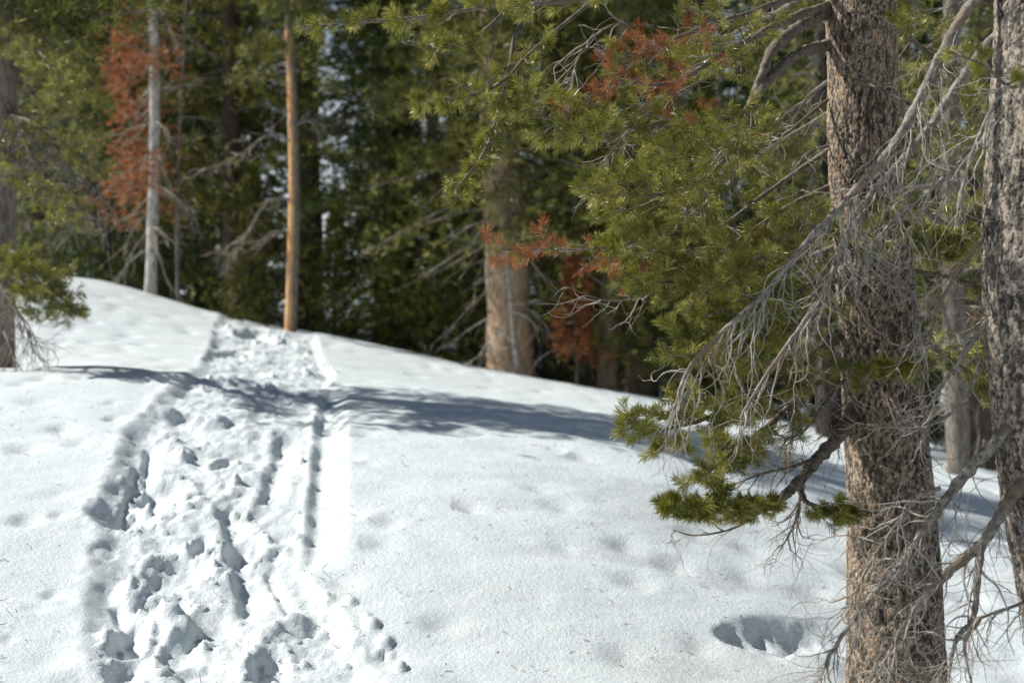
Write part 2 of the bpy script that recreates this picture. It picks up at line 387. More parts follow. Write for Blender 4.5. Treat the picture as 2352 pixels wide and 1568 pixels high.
# wind ripples and melt dimples over the open slope
drift_u = GX * .8 + GY * .35; drift_v = GY * 1.0 - GX * .3
Z += .035 * fbm(GX * .55, GY * .55, 31, 3) * near
dim = fbm(drift_u * 2.2, drift_v * 3.4, 12, 3); Z += near * .028 * dim
f1, f2, rid = cells(GX * 2.1 + .3 * soft, GY * 1.9, 40)
Z -= near * .044 * np.exp(-(f1 / .24) ** 2) * (rid > .42) * (rid)
DIRT += near * sstep(.0, .2, -dim) * 1.0 * sstep(-1.5, 1.5, GX) * (1 - sstep(11, 14, GY))
DIRT += near * np.exp(-(f1 / .26) ** 2) * (rid > .5) * .8 * (1 - sstep(11, 14, GY))

# the trodden trail: left edge, right edge, sunk floor
LE = smooth_line([(390,1640),(395,1500),(375,1400),(350,1310),(385,1230),(400,1100),(420,1000),(425,900),(410,840),(440,780),(485,660),(525,540),(605,450),(700,370),(835,262),(885,170),(905,60),(890,20)], 60)
RE = smooth_line([(1700,1640),(1560,1500),(1450,1320),(1330,1140),(1300,950),(1315,700),(1335,420),(1385,300),(1330,200),(1240,120),(1200,60)], 60)
sL, tL, dL = line_dist(LE); sR, tR, dR = line_dist(RE)
sLj = sL + .06 * jit + .035 * rough
inL = sstep(-.05, .13, sLj); inR = sstep(.02, .16, -(sR + .10 * jit))
ends = sstep(6.0, 6.6, GY) * (1 - sstep(23, 25, GY))
inside = inL * inR * ends
depth = .058 + .03 * soft
Z -= inside * depth
Z += near * ends * .022 * np.exp(-((sLj + .05) / .06) ** 2) * (rough + .45)         # crumbs pushed up on the left lip
fine_ = fbm(GX * 22, GY * 18, 91, 3, .6); churn = fbm(GX * 3.4, GY * 2.6, 55, 4, .5); c1, c2, crid = cells(GX * 5.2 + 1.2 * jit, GY * 4.4 + 1.2 * soft, 77)
blocky = np.clip(.55 - c1, 0, 1) * crid
k1, k2, krid = cells(GX * 11 + 2.2 * jit + .8 * rough, GY * 9 + 2.2 * soft + .8 * rough, 133)
chunk = (krid - .35) * sstep(.02, .22, k2 - k1) * sstep(-.05, .12, churn + .25 * jit)
q1, q2, qrid = cells(GX * 24 + 2 * jit, GY * 20 + 2 * soft, 171)
crumb = np.clip(.45 - q1, 0, 1) * (qrid > .62)
calm = np.exp(-(np.clip(dR - .0, 0, 9) / .30) ** 2) * sstep(9.2, 9.8, GY) * (1 - sstep(13, 14, GY))   # the smooth ski lane on the right
Z += inside * (1 - .85 * calm) * (.085 * churn + .028 * blocky + .022 * rough + .013 * fine_ + .024 * chunk + .026 * crumb)
def groove(cr, wl, wr, dp, fade=.06, jt=.03):
    global Z
    p = smooth_line(cr); s, t, d = line_dist(p); s = s + jt * rough + jt * jit
    prof = np.where(s < 0, 1 - sstep(0, wl, -s), 1 - sstep(0, wr, s))
    Z = Z - prof * dp * (1 + 10 * jt * rough + 10 * jt * jit) * sstep(0, fade, t) * (1 - sstep(1 - fade, 1, t)) * (d < .6)
groove([(1262,1230),(1275,1130),(1290,950),(1308,700),(1330,430),(1345,390),(1360,340)], .10, .25, .09, .2, .013)
groove([(1085,860),(1100,760),(1140,620),(1165,505)], .09, .17, .06, .2)
groove([(1020,1300),(1005,1150),(970,1000),(945,870),(900,800)], .09, .18, .07, .2)
groove([(1190,1260),(1130,1140),(1090,1060)], .03, .07, .035)
groove([(545,1400),(500,1310),(470,1200)], .05, .12, .06)
groove([(640,840),(600,700),(600,560)], .04, .12, .06)
groove([(835,270),(880,180),(900,70)], .08, .16, .045, .2)
groove([(440,900),(520,800),(560,640)], .04, .16, .05)
def hole(cx, cy, rx, ry, dp, sharp=.45):
    """boot hole: crop size in picture px -> steep-sided pit"""
    global Z
    x, y = tg(cx, cy); e = .06 * 1
    u = (GX - x) / rx + .35 * jit + .15 * rough; v = (GY - y) / ry + .35 * soft
    r = np.hypot(u, v)
    dp = dp * .65; Z = Z - dp * (1 - sstep(1 - sharp, 1.05, r)) * (1 + .5 * jit + .4 * rough) + np.exp(-((r - 1.12) / .25) ** 2) * (.022 * (rough + .4) + .05 * crumb + .03 * np.clip(chunk, 0, 1)) * (dp > .045)
for h in ((668,745,.20,.30,.15),(912,640,.09,.20,.12),(1000,985,.14,.25,.13),(715,1075,.22,.34,.17),(825,960,.08,.18,.10),(525,1365,.10,.22,.12),
          (535,1490,.13,.22,.07),(1100,1465,.11,.25,.085),(1225,1315,.12,.10,.07),(500,860,.26,.20,.09),(770,470,.16,.25,.06),(880,1330,.14,.2,.06),
          (660,1230,.2,.15,.07),(740,1400,.12,.2,.07),(860,1500,.2,.2,.05),(420,1010,.10,.14,.06),(990,330,.3,.5,.10),(1040,130,.3,.6,.14),(1130,150,.35,.5,.10),(960,200,.2,.5,.08),(730,330,.2,.4,.07)):
    hole(*h)
for h in ((320,580,.15,.17,.05),(110,900,.15,.15,.06),(460,487,.09,.12,.05),(460,420,.10,.14,.03),(245,880,.08,.10,.03),(215,1200,.08,.10,.04),(150,1265,.1,.1,.025),(1510,660,.16,.14,.035),(40,1400,.06,.08,.02)):
    hole(*(h[:4]), h[4] * .95, .9)
def lump(cx, cy, r, h, k=1.3):
    global Z
    x, y = tg(cx, cy)
    q = np.hypot((GX - x) / r + .6 * jit + .3 * rough, (GY - y) / (r * k) + .6 * soft)
    Z = Z + .75 * h * np.clip(1 - q * q, 0, 1) ** .7 * (1 + .8 * rough) * (1 - .4 * sstep(14, 17, y))
for l in ((750,600,.10,.08),(850,490,.17,.10),(645,450,.14,.09),(765,765,.13,.06),(1000,1010,.11,.08),(545,1150,.13,.10),(730,1330,.12,.09),(1080,1340,.10,.07),
          (1190,1295,.12,.07),(1520,1330,.055,.05),(1575,1400,.06,.055),(1635,1500,.045,.06),(1540,1435,.035,.04),(1500,1300,.03,.03),(1600,1440,.03,.03),(1450,1400,.03,.03),(1330,1222,.06,.04),(1430,1238,.05,.04),(1480,1440,.05,.035),
          (840,820,.2,.06),(905,1540,.22,.06),(640,1530,.14,.07),(440,1360,.07,.05),(700,1290,.08,.05),(960,760,.09,.035),(880,640,.1,.05),(620,1480,.1,.06),(820,1380,.06,.05),(1180,1440,.06,.03),
          (930,120,.2,.12),(1010,60,.25,.12),(1130,90,.3,.14),(1060,230,.25,.09),(1190,190,.25,.1),(1250,280,.3,.10),(900,270,.15,.06)):
    lump(*l)
rl = np.random.default_rng(4)
for k in range(320):                                                   # loose crumbs thrown out by the boots
    q = rl.random(); i = int(q * 50); p = LE[i] * (1 - (z := rl.random())) + RE[min(i, 59)] * z
    r_ = rl.uniform(.015, .04); m_ = (np.abs(GX - p[0]) < .15) & (np.abs(GY - p[1]) < .15)
    if not m_.any(): continue
    qd = np.hypot((GX[m_] - p[0]) / r_, (GY[m_] - p[1]) / r_); Z[m_] += r_ * .9 * np.sqrt(np.clip(1 - qd * qd, 0, 1))
# sunk melt hollow behind the big trunk's left side
pocket = np.zeros_like(Z)
for hpx, hpy, hrx, hry in ((748, 641, .30, .17), (775, 637, .36, .24), (800, 636, .38, .26), (832, 636, .40, .24)):
    hx, hy = on_ground(hpx, hpy); r_ = np.hypot((GX - hx) / hrx + .25 * (jit - jit[np.argmin(np.abs(ys - hy)), np.argmin(np.abs(xs - hx))]) + .25 * rough, (GY - hy) / hry + .25 * rough)
    pocket = 1 - (1 - pocket) * sstep(.25, 1.0, r_)
Z -= pocket * (.105 + .10 * rough + .05 * fine_) - .03 * np.exp(-((pocket - .12) / .12) ** 2) * (rough + .35) * (pocket > .01)
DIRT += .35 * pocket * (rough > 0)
TREE_D = 8.0
bx = (896 - 512) / FPX * TREE_D
Z -= .10 * np.exp(-(((GX - bx) ** 2 + (GY - TREE_D) ** 2) / .42 ** 2))
ny, nx = Z.shape
V = np.stack([GX, GY, Z], -1).reshape(-1, 3)
q = (np.arange(ny - 1)[:, None] * nx + np.arange(nx - 1)[None, :]).reshape(-1, 1)
F = np.concatenate([q, q + 1, q + nx + 1, q + nx], 1)
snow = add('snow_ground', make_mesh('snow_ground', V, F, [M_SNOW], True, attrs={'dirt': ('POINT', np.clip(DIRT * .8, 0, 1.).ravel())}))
snow['kind'] = 'structure'
def gz(x, y): return float(ground0(np.array([x]), np.array([y]))[0])
def gz_fine(x, y):
    i = np.clip(np.searchsorted(ys, y), 1, ny - 1); j = np.clip(np.searchsorted(xs, x), 1, nx - 1)
    return np.minimum(Z[i, j], Z[i - 1, j - 1]) * .5 + np.maximum(Z[i, j], Z[i - 1, j - 1]) * .5

# ------------------------------------------------------------------ near trunks with real bark plates
def near_trunk(name, parent, path, radii, around, cell=(.0145, .029), relief=.0075, seed=1, zfine=.009, mat_=None, flare=None, top=None):
    P = np.array(path, float); L = np.r_[0, np.cumsum(np.linalg.norm(np.diff(P, axis=0), axis=1))]
    n = int(L[-1] / zfine); C_ = spline(P, n); R_ = np.interp(np.linspace(0, L[-1], n), L, radii)
    s = np.linspace(0, L[-1], n)
    if top is not None:                                   # plain upper trunk, out of the picture
        C2 = spline([C_[-1], *top[0]], 40)[1:]; C_ = np.vstack([C_, C2]); R_ = np.r_[R_, np.linspace(R_[-1], top[1], 40)[1:]]
        s = np.r_[s, s[-1] + np.cumsum(np.linalg.norm(np.diff(np.vstack([C_[n - 1:n], C2]), axis=0), axis=1))]
    th = np.arange(around) * 2 * math.pi / around
    ncell = int(round(2 * math.pi * np.mean(radii) / cell[0]))
    A_, S_ = np.meshgrid(th, s)
    wx = fbm(A_ / (2 * math.pi) * ncell * .5, S_ / cell[1] * .5, seed, 2) * 1.5
    uu = A_ / (2 * math.pi) * ncell + wx * 1.4; vv = S_ / cell[1] + 3. * fbm(A_ * 3.1, S_ * 14, seed + 3, 3)
    f1, f2, rid = cells(uu, vv, seed + 11)
    edge = np.clip(f2 - f1, 0, 1)
    big = fbm(A_ * 1.3, S_ * 2.2, seed + 20, 3)
    furrow = np.abs(fbm(uu * .33, vv * .14, seed + 30, 3))                 # long vertical cracks between groups of scales
    edge = edge * (.15 + .85 * sstep(.0, .06, furrow))
    hgt = relief * (sstep(0, .3, edge) * (.45 + .75 * rid) - .35) - .006 * (1 - sstep(.0, .05, furrow)) + .018 * big + .003 * fbm(uu * 3, vv * 3, seed + 40, 2)
    RR = R_[:, None] + hgt
    if flare is not None: RR = RR * (1 + flare * np.exp(-S_ / .35) * (1 + .3 * np.sin(A_ * 5 + seed)))
    V = np.stack([C_[:, None, 0] + RR * np.cos(A_), C_[:, None, 1] + RR * np.sin(A_), C_[:, None, 2] + 0 * A_], -1).reshape(-1, 3)
    m = len(s); q = (np.arange(m - 1)[:, None] * around); a = np.arange(around)[None, :]; b = (a + 1) % around
    F = np.stack([q + a, q + b, q + around + b, q + around + a], -1).reshape(-1, 4)
    return add(name, make_mesh(name, V, F, [mat_ or M_BARK], True, attrs={'plate': ('POINT', edge.ravel()), 'cell': ('POINT', rid.ravel())}), parent)

def limb_mesh(P, r0, r1, rng, sides=8, n=None, knob=.12):
    n = n or max(8, int(np.linalg.norm(np.diff(P, axis=0), axis=1).sum() / .035))
    Q = spline(P, n); 
    Q[1:-1] += rng.normal(0, 1, (n - 2, 3)) * np.linspace(r0, r1, n)[1:-1, None] * .07
    R = np.linspace(1, 0, n) ** .85 * (r0 - r1) + r1
    R = R * (1 + (knob if r0 < .02 else knob * .4) * rng.normal(0, 1, n).clip(-1.5, 2))
    return Q, R

def limb_tube(Q, R, rng):
    if R[0] < .017: return tubes(Q[None], R[None], 7)
    L = np.linalg.norm(np.diff(Q, axis=0), axis=1).sum(); n = int(L / .015); x = np.linspace(0, 1, n); x0 = np.linspace(0, 1, len(Q))
    Q2 = np.stack([np.interp(x, x0, Q[:, k]) for k in range(3)], -1); R2 = np.interp(x, x0, R); m = 11
    V, F = tubes(Q2[None], R2[None], m)
    V = V.reshape(n, m, 3); c = Q2[:, None]; g = np.random.default_rng(int(rng.integers(1e6)))
    k = 1 + .30 * np.clip(g.normal(0, .7, (n, m)), -1, 1.5); k = (k + np.roll(k, 1, 0)) / 2
    return (c + (V - c) * k[..., None]).reshape(-1, 3), F
DENS = 1.6
def live_branch(parent, pts, r0, rng, r1=.004, t0=.3, sec=.42, dens=11., M=80, rust=0., rust_from=.0, bare=.25, droop=.12, tip=.35, vert=.5, ln=.055, wd=.0028, keep=1., name='branch', twigM=5, lab=None):
    P = np.array(pts, float); Q, R = limb_mesh(P, r0, r1, rng)
    wood = Acc(); wv, wf = limb_tube(Q, R, rng); wood.put(wv, wf, 1.)
    L = np.linalg.norm(np.diff(Q, axis=0), axis=1).sum()
    n2 = max(4, int(L * (1 - t0) * dens * DENS))
    t = t0 + (1 - t0) * (np.arange(n2) + rng.random(n2)) / n2
    p, tan = along(np.repeat(Q[None], n2, 0), t)
    lat = norm(np.cross(tan, UP)) * np.where(np.arange(n2) % 2, 1, -1)[:, None]
    a = np.radians(rng.uniform(25, 70, n2))[:, None]
    d = norm(tan * np.cos(a) + lat * np.sin(a) * rng.uniform(.3, 1, (n2, 1)) + UP * rng.normal(0, vert, (n2, 1)) * np.sin(a))
    u = (t - t0) / (1 - t0)
    L2 = sec * (1.05 - .65 * u) * rng.uniform(.55, 1.25, n2)
    S2 = grow(p, d, L2, 9, rng, droop, tip, .07)
    # tertiary shoots
    n3 = twigM; p3 = []; d3 = []; t3s = []; u3 = []
    for k in range(n3):
        tt = np.clip(.25 + .75 * (k + rng.random(n2)) / n3, 0, .98)
        pp, tn = along(S2, tt)
        l3 = norm(np.cross(tn, UP)) * np.where((np.arange(n2) + k) % 2, 1, -1)[:, None]
        b = np.radians(rng.uniform(30, 65, n2))[:, None]
        p3.append(pp); d3.append(norm(tn * np.cos(b) + norm(l3 + UP * rng.normal(.15, .7, (n2, 1))) * np.sin(b))); t3s.append(tt); u3.append(u)
    p3 = np.concatenate(p3); d3 = np.concatenate(d3); u3 = np.concatenate(u3); t3s = np.concatenate(t3s)
    L3 = rng.uniform(.06, .14, len(p3)) * (1.15 - .4 * t3s) * min(1.3, sec / .38)
    S3 = grow(p3, d3, L3, 5, rng, droop * .4, tip * .9, .09)
    S2e, _ = None, None
    wv, wf = tubes(S2, np.linspace(.0062, .0022, 9)[None] * np.clip(L2 / .4, .5, 1.3)[:, None], 4); wood.put(wv, wf, 0.)
    wv, wf = tubes(S3, np.tile(np.linspace(.0028, .0014, 5), (len(S3), 1)), 3); wood.put(wv, wf, 0.)
    kp = rng.random(len(S3)) < keep * (1 - bare * (1 - u3) * 1.3)
    sh = S3[kp]; us = u3[kp]
    tips = S2[:, 4:, :]; tipkeep = rng.random(n2) < keep
    shoots = np.concatenate([sh, tips[tipkeep]]); us = np.concatenate([us, u[tipkeep]])
    V, W, A = wood.get()
    midx = np.zeros(len(W), int)
    lim = A[W[:, 0]] > .5
    midx[lim] = 1
    br = add(name, make_mesh(name, V, W, [M_TWIG, M_LIMB], True, midx), parent)
    if lab: br['label'] = lab
    isr = (rng.random(len(shoots)) < rust) & (us >= rust_from)
    for flag, m_, nm in ((~isr, M_GREEN, 'needles'), (isr, M_RUST, 'rust_needles')):
        if flag.sum() < 1: continue
        v, f, ti = needles(shoots[flag], M if nm == 'needles' else int(M * .6), rng, .2, ln, wd)
        o = add(nm, make_mesh(nm, v, f, [m_], False, attrs={'tint': ('FACE', ti)}), br); o['kind'] = 'stuff'
    return br, Q

def dead_branch(parent, pts, r0, rng, r1=.003, n2=26, t0=.12, L=(.25, .75), droop=.22, tip=.05, n3=3, vm=-.05, fwd=(20, 70), vert=.35, wig=.19, name='dead_branch', side=.8, thick=.0043, mats=None, tmin=1.):
    P = np.array(pts, float); Q, R = limb_mesh(P, r0, r1, rng, knob=.10)
    wood = Acc(); wv, wf = limb_tube(Q, R, rng); wood.put(wv, wf, 1.)
    if n2:
        t = t0 + (1 - t0) * (np.arange(n2) + rng.random(n2)) / n2
        p, tan = along(np.repeat(Q[None], n2, 0), t)
        lat = norm(np.cross(tan, UP)) * np.where(np.arange(n2) % 2, 1, -1)[:, None]
        a = np.radians(rng.uniform(*fwd, n2))[:, None]
        d = norm(tan * np.cos(a) + lat * np.sin(a) * rng.uniform(.1, side, (n2, 1)) + UP * rng.normal(vm, vert, (n2, 1)))
        L2 = rng.uniform(*L, n2) * (1.1 - .5 * t)
        dr = rng.uniform(.3, 1.5, n2) * droop
        S2 = grow(p, d, L2, 14, rng, dr, tip, wig)
        r2 = np.linspace(1, .28, 14)[None] * (thick * rng.uniform(.55, 1.5, n2))[:, None]
        wv, wf = tubes(S2, r2, 4); wood.put(wv, wf, 0.)
        if n3:
            ps = []; ds = []
            for k in range(n3):
                tt = rng.uniform(.15, .95, n2); pp, tn = along(S2, tt)
                b = np.radians(rng.uniform(25, 70, n2))[:, None]
                ps.append(pp); ds.append(norm(tn * np.cos(b) + norm(np.cross(tn, rng.normal(0, 1, (n2, 3)))) * np.sin(b)))
            ps = np.concatenate(ps); ds = np.concatenate(ds)
            S3 = grow(ps, ds, rng.uniform(.08, .34, len(ps)), 8, rng, droop * .9, tip, wig * 1.2)
            wv, wf = tubes(S3, np.linspace(1, .4, 8)[None] * rng.uniform(.0012, .0024, (len(ps), 1)) * tmin, 3); wood.put(wv, wf, 0.)
    V, W, A = wood.get(); midx = (A[W[:, 0]] > .5).astype(int)
    return add(name, make_mesh(name, V, W, mats or [M_DEADTWIG, M_DEADTWIG], True, midx), parent), Q

# ------------------------------------------------------------------ main pine
rng = np.random.default_rng(11)
D0 = TREE_D
main = thing('pine_tree', 'big scaly-barked pine in focus at the right, green boughs reaching left over the snow', 'tree', (bx, D0, gz(bx, D0)))
def rel(pts, root):     # world -> local of an unrotated root
    o = np.array(root.location); return np.array(pts) - o
tp = [at(898, 735, D0), at(896, 682, D0), at(893, 544, D0), at(885, 418, D0), at(875, 279, D0), at(865, 174, D0), at(861, 0, D0), at(858, -50, D0)]
near_trunk('trunk', main, rel(tp, main), [.285, .268, .248, .228, .212, .199, .192, .19], 235, seed=3, flare=.10,
           top=(rel([at(850, -300, D0), at(845, -900, D0), at(850, -1700, D0)], main), .04))
LB = [  # limb points in view coordinates with depth, base radius, options
 ([(1915,100,8.0),(1830,125,7.9),(1760,190,7.8),(1700,268,7.7),(1600,285,7.6),(1450,290,7.5),(1320,290,7.45),(1240,262,7.4)], .033, dict(t0=.42, sec=.40, dens=17)),
 ([(1910,20,8.0),(1790,95,7.9),(1740,200,7.8),(1690,330,7.9),(1600,420,8.0),(1480,450,8.0),(1400,430,8.0)], .035, dict(t0=.45, sec=.45, dens=17)),
 ([(1910,10,8.0),(1800,50,7.8),(1650,130,7.6),(1550,190,7.5),(1430,190,7.4),(1350,215,7.4)], .026, dict(t0=.4, sec=.36, dens=12, rust=.9, rust_from=.25, keep=.6)),
 ([(1900,-40,8.0),(1750,20,7.7),(1600,70,7.5),(1500,110,7.4),(1420,150,7.35)], .022, dict(t0=.45, sec=.34, dens=12, rust=.75, rust_from=.3, keep=.55)),
 ([(1925,330,8.0),(1850,380,8.2),(1750,450,8.3),(1650,520,8.2),(1500,545,8.1),(1380,570,8.0),(1150,572,7.9)], .016, dict(t0=.3, sec=.31, dens=13, rust=.92, rust_from=.64, keep=.62)),
 ([(1925,420,8.1),(1800,480,8.3),(1680,560,8.4),(1550,590,8.4),(1430,520,8.4)], .018, dict(t0=.25, sec=.48, dens=16, rust=.04)),
 ([(1930,520,8.0),(1850,540,7.8),(1780,580,7.7),(1690,610,7.6)], .02, dict(t0=.12, sec=.40, dens=18, rust=.03)),
 ([(1935,640,8.0),(1840,660,7.8),(1740,700,7.7),(1640,720,7.65)], .022, dict(t0=.2, sec=.30, dens=13)),
 ([(1940,700,8.0),(1850,740,7.85),(1740,780,7.8),(1640,800,7.75),(1570,800,7.7)], .022, dict(t0=.2, sec=.34, dens=14)),
 ([(1945,760,8.0),(1850,830,8.0),(1740,900,7.9),(1620,960,7.8),(1520,985,7.8),(1465,985,7.8)], .028, dict(t0=.2, sec=.32, dens=18)),
 ([(1945,830,8.0),(1860,890,8.1),(1760,980,8.1),(1680,1040,8.0),(1620,1090,8.0)], .026, dict(t0=.25, sec=.34, dens=17)),
 ([(1955,930,7.95),(1938,985,7.8),(1870,1060,7.7),(1830,1110,7.65),(1760,1165,7.6),(1660,1172,7.55),(1550,1165,7.5)], .042, dict(t0=.52, sec=.20, dens=24, vert=.25, droop=.03)),
 ([(1830,1110,7.65),(1850,1150,7.55),(1890,1165,7.45),(1940,1175,7.4)], .018, dict(t0=.2, sec=.20, dens=22, vert=.3)),
 ([(2060,420,8.2),(2120,480,8.4),(2200,530,8.5),(2260,560,8.6)], .022, dict(t0=.2, sec=.40, dens=14)),
 ([(1990,470,7.8),(2000,490,7.5),(2060,530,7.2),(2140,560,7.1),(2200,545,7.1)], .014, dict(t0=.25, sec=.26, dens=18)),
 ([(2085,620,8.0),(2150,630,8.0),(2230,650,7.9),(2280,690,7.8)], .016, dict(t0=.3, sec=.22, dens=9, rust=.3, keep=.4)),
 ([(2090,770,8.1),(2150,800,8.2),(2220,850,8.3),(2275,895,8.3)], .02, dict(t0=.15, sec=.30, dens=15)),
 ([(1965,815,7.8),(1975,835,7.5),(2040,850,7.3),(2105,842,7.2)], .012, dict(t0=.3, sec=.18, dens=18, vert=.3)),
 ([(1910,180,8.2),(1850,230,8.9),(1800,330,9.5),(1780,430,9.8)], .014, dict(t0=.4, sec=.42, dens=14)),
 ([(1910,-60,8.2),(1800,20,8.9),(1680,80,9.5),(1600,150,9.9)], .024, dict(t0=.45, sec=.42, dens=14)),
 ([(2050,60,8.2),(2130,120,8.5),(2220,200,8.6)], .022, dict(t0=.15, sec=.45, dens=12)),
 ([(2060,250,8.2),(2150,300,8.5),(2270,330,8.7)], .022, dict(t0=.15, sec=.45, dens=12)),
 ([(1915,250,8.2),(1830,300,8.9),(1720,360,9.6),(1600,370,9.9),(1500,380,9.9)], .012, dict(t0=.4, sec=.40, dens=13)),
 ([(1930,560,8.1),(1830,600,8.4),(1700,640,8.5),(1560,650,8.5),(1450,640,8.4)], .022, dict(t0=.25, sec=.34, dens=15, rust=.1)),
 ([(1880,-330,8.0),(1600,-140,7.6),(1380,-15,7.3),(1130,15,7.1),(940,42,7.0),(850,50,7.0),(705,62,6.9)], .018, dict(t0=.42, sec=.20, dens=9, keep=.6, vert=.3)),
 ([(1260,-10,7.2),(1190,60,7.15),(1170,150,7.1),(1120,330,7.05),(1045,440,7.0)], .011, dict(t0=.3, sec=.16, dens=13, keep=.7, droop=.5, tip=.05)),
 ([(1400,-30,7.3),(1230,110,7.1),(1150,190,7.05),(1060,225,7.0),(955,225,7.0)], .012, dict(t0=.4, sec=.18, dens=10, keep=.5, droop=.3)),
 ([(1180,5,7.1),(1080,95,7.05),(1000,110,7.0),(925,98,7.0)], .008, dict(t0=.35, sec=.14, dens=11, keep=.6)),
]
branches = []
for i, (pp, r0, kw) in enumerate(LB):
    if pp[-1][0] < 1900:                                  # boughs on the left swing a little towards the viewer
        x0 = pp[0][0]; pp = [(x, y, d - .75 * min(1, max(0, (x0 - x) / 420))) for x, y, d in pp]
    b, Q = live_branch(main, rel([vw(*p) for p in pp], main), r0, rng, **kw)
    branches.append((b, Q))
# upper crown above the picture, thin, for the shade it throws
for k in range(16):
    z = 4.6 + k * .5; a = k * 2.4
    o = np.array([bx - .3, D0, gz(bx, D0) + z]); d = np.array([math.cos(a), math.sin(a), -.1])
    L_ = 1.9 - .09 * k
    if d[0] < .15: continue
    live_branch(main, rel([o, o + d * L_ * .5 + UP * .1, o + d * L_ + UP * .05], main), .02, rng, t0=.25, sec=.45, dens=6, M=14, twigM=4, wd=.010, ln=.07)
# bare twigs and stubs of the main pine
DB = [
 ([(1960,190,7.8),(1985,190,7.72),(2040,212,7.6),(2100,245,7.5)], .010, dict(n2=7, L=(.1, .3))),
 ([(1830,1110,7.66),(1800,1130,7.6),(1700,1205,7.5),(1600,1228,7.45),(1545,1215,7.45)], .009, dict(n2=9, L=(.1, .25))),
 ([(1850,1070,7.7),(1840,1130,7.65),(1825,1200,7.6),(1790,1265,7.6)], .012, dict(n2=16, L=(.15, .35))),
 ([(1890,1045,7.7),(1820,1070,7.6),(1740,1090,7.55),(1690,1110,7.5)], .012, dict(n2=14, L=(.15, .4))),
 ([(1940,870,7.9),(1890,930,7.7),(1850,985,7.6),(1800,1010,7.5)], .010, dict(n2=22, L=(.2, .45), droop=.3)),
 ([(2040,905,7.75),(2075,960,7.6),(2110,1000,7.55),(2130,1040,7.5)], .008, dict(n2=5, L=(.1, .2))),
 ([(1930,620,7.8),(1990,640,7.6),(2060,650,7.5),(2110,670,7.5)], .008, dict(n2=16, L=(.12, .3))),
 ([(1905,225,8.),(1850,270,7.9),(1790,320,7.85)], .012, dict(n2=6, L=(.1, .3))),
 ([(1905,335,8.),(1870,345,7.9),(1815,380,7.8)], .007, dict(n2=5, L=(.1, .25))),
 ([(1560,620,8.),(1500,670,7.9),(1400,690,7.9),(1295,655,7.85)], .006, dict(n2=8, L=(.1, .3), tip=.4, droop=.1)),
 ([(1620,180,7.6),(1500,250,7.5),(1420,330,7.5),(1380,380,7.5)], .010, dict(n2=18, L=(.15, .45))),
 ([(1700,270,7.7),(1690,350,7.65),(1640,430,7.6),(1600,520,7.6)], .010, dict(n2=14, L=(.15, .4))),
 ([(1500,60,7.4),(1400,60,7.3),(1330,130,7.3),(1310,240,7.25)], .008, dict(n2=14, L=(.2, .5), droop=.35)),
 ([(1930,960,7.95),(1905,985,7.85),(1930,1030,7.75)], .02, dict(n2=3, L=(.1, .2))),
]
for pp, r0, kw in DB:
    dead_branch(main, rel([vw(*p) for p in pp], main), r0, rng, mats=[M_DEADTWIG, M_LIMB], **kw)

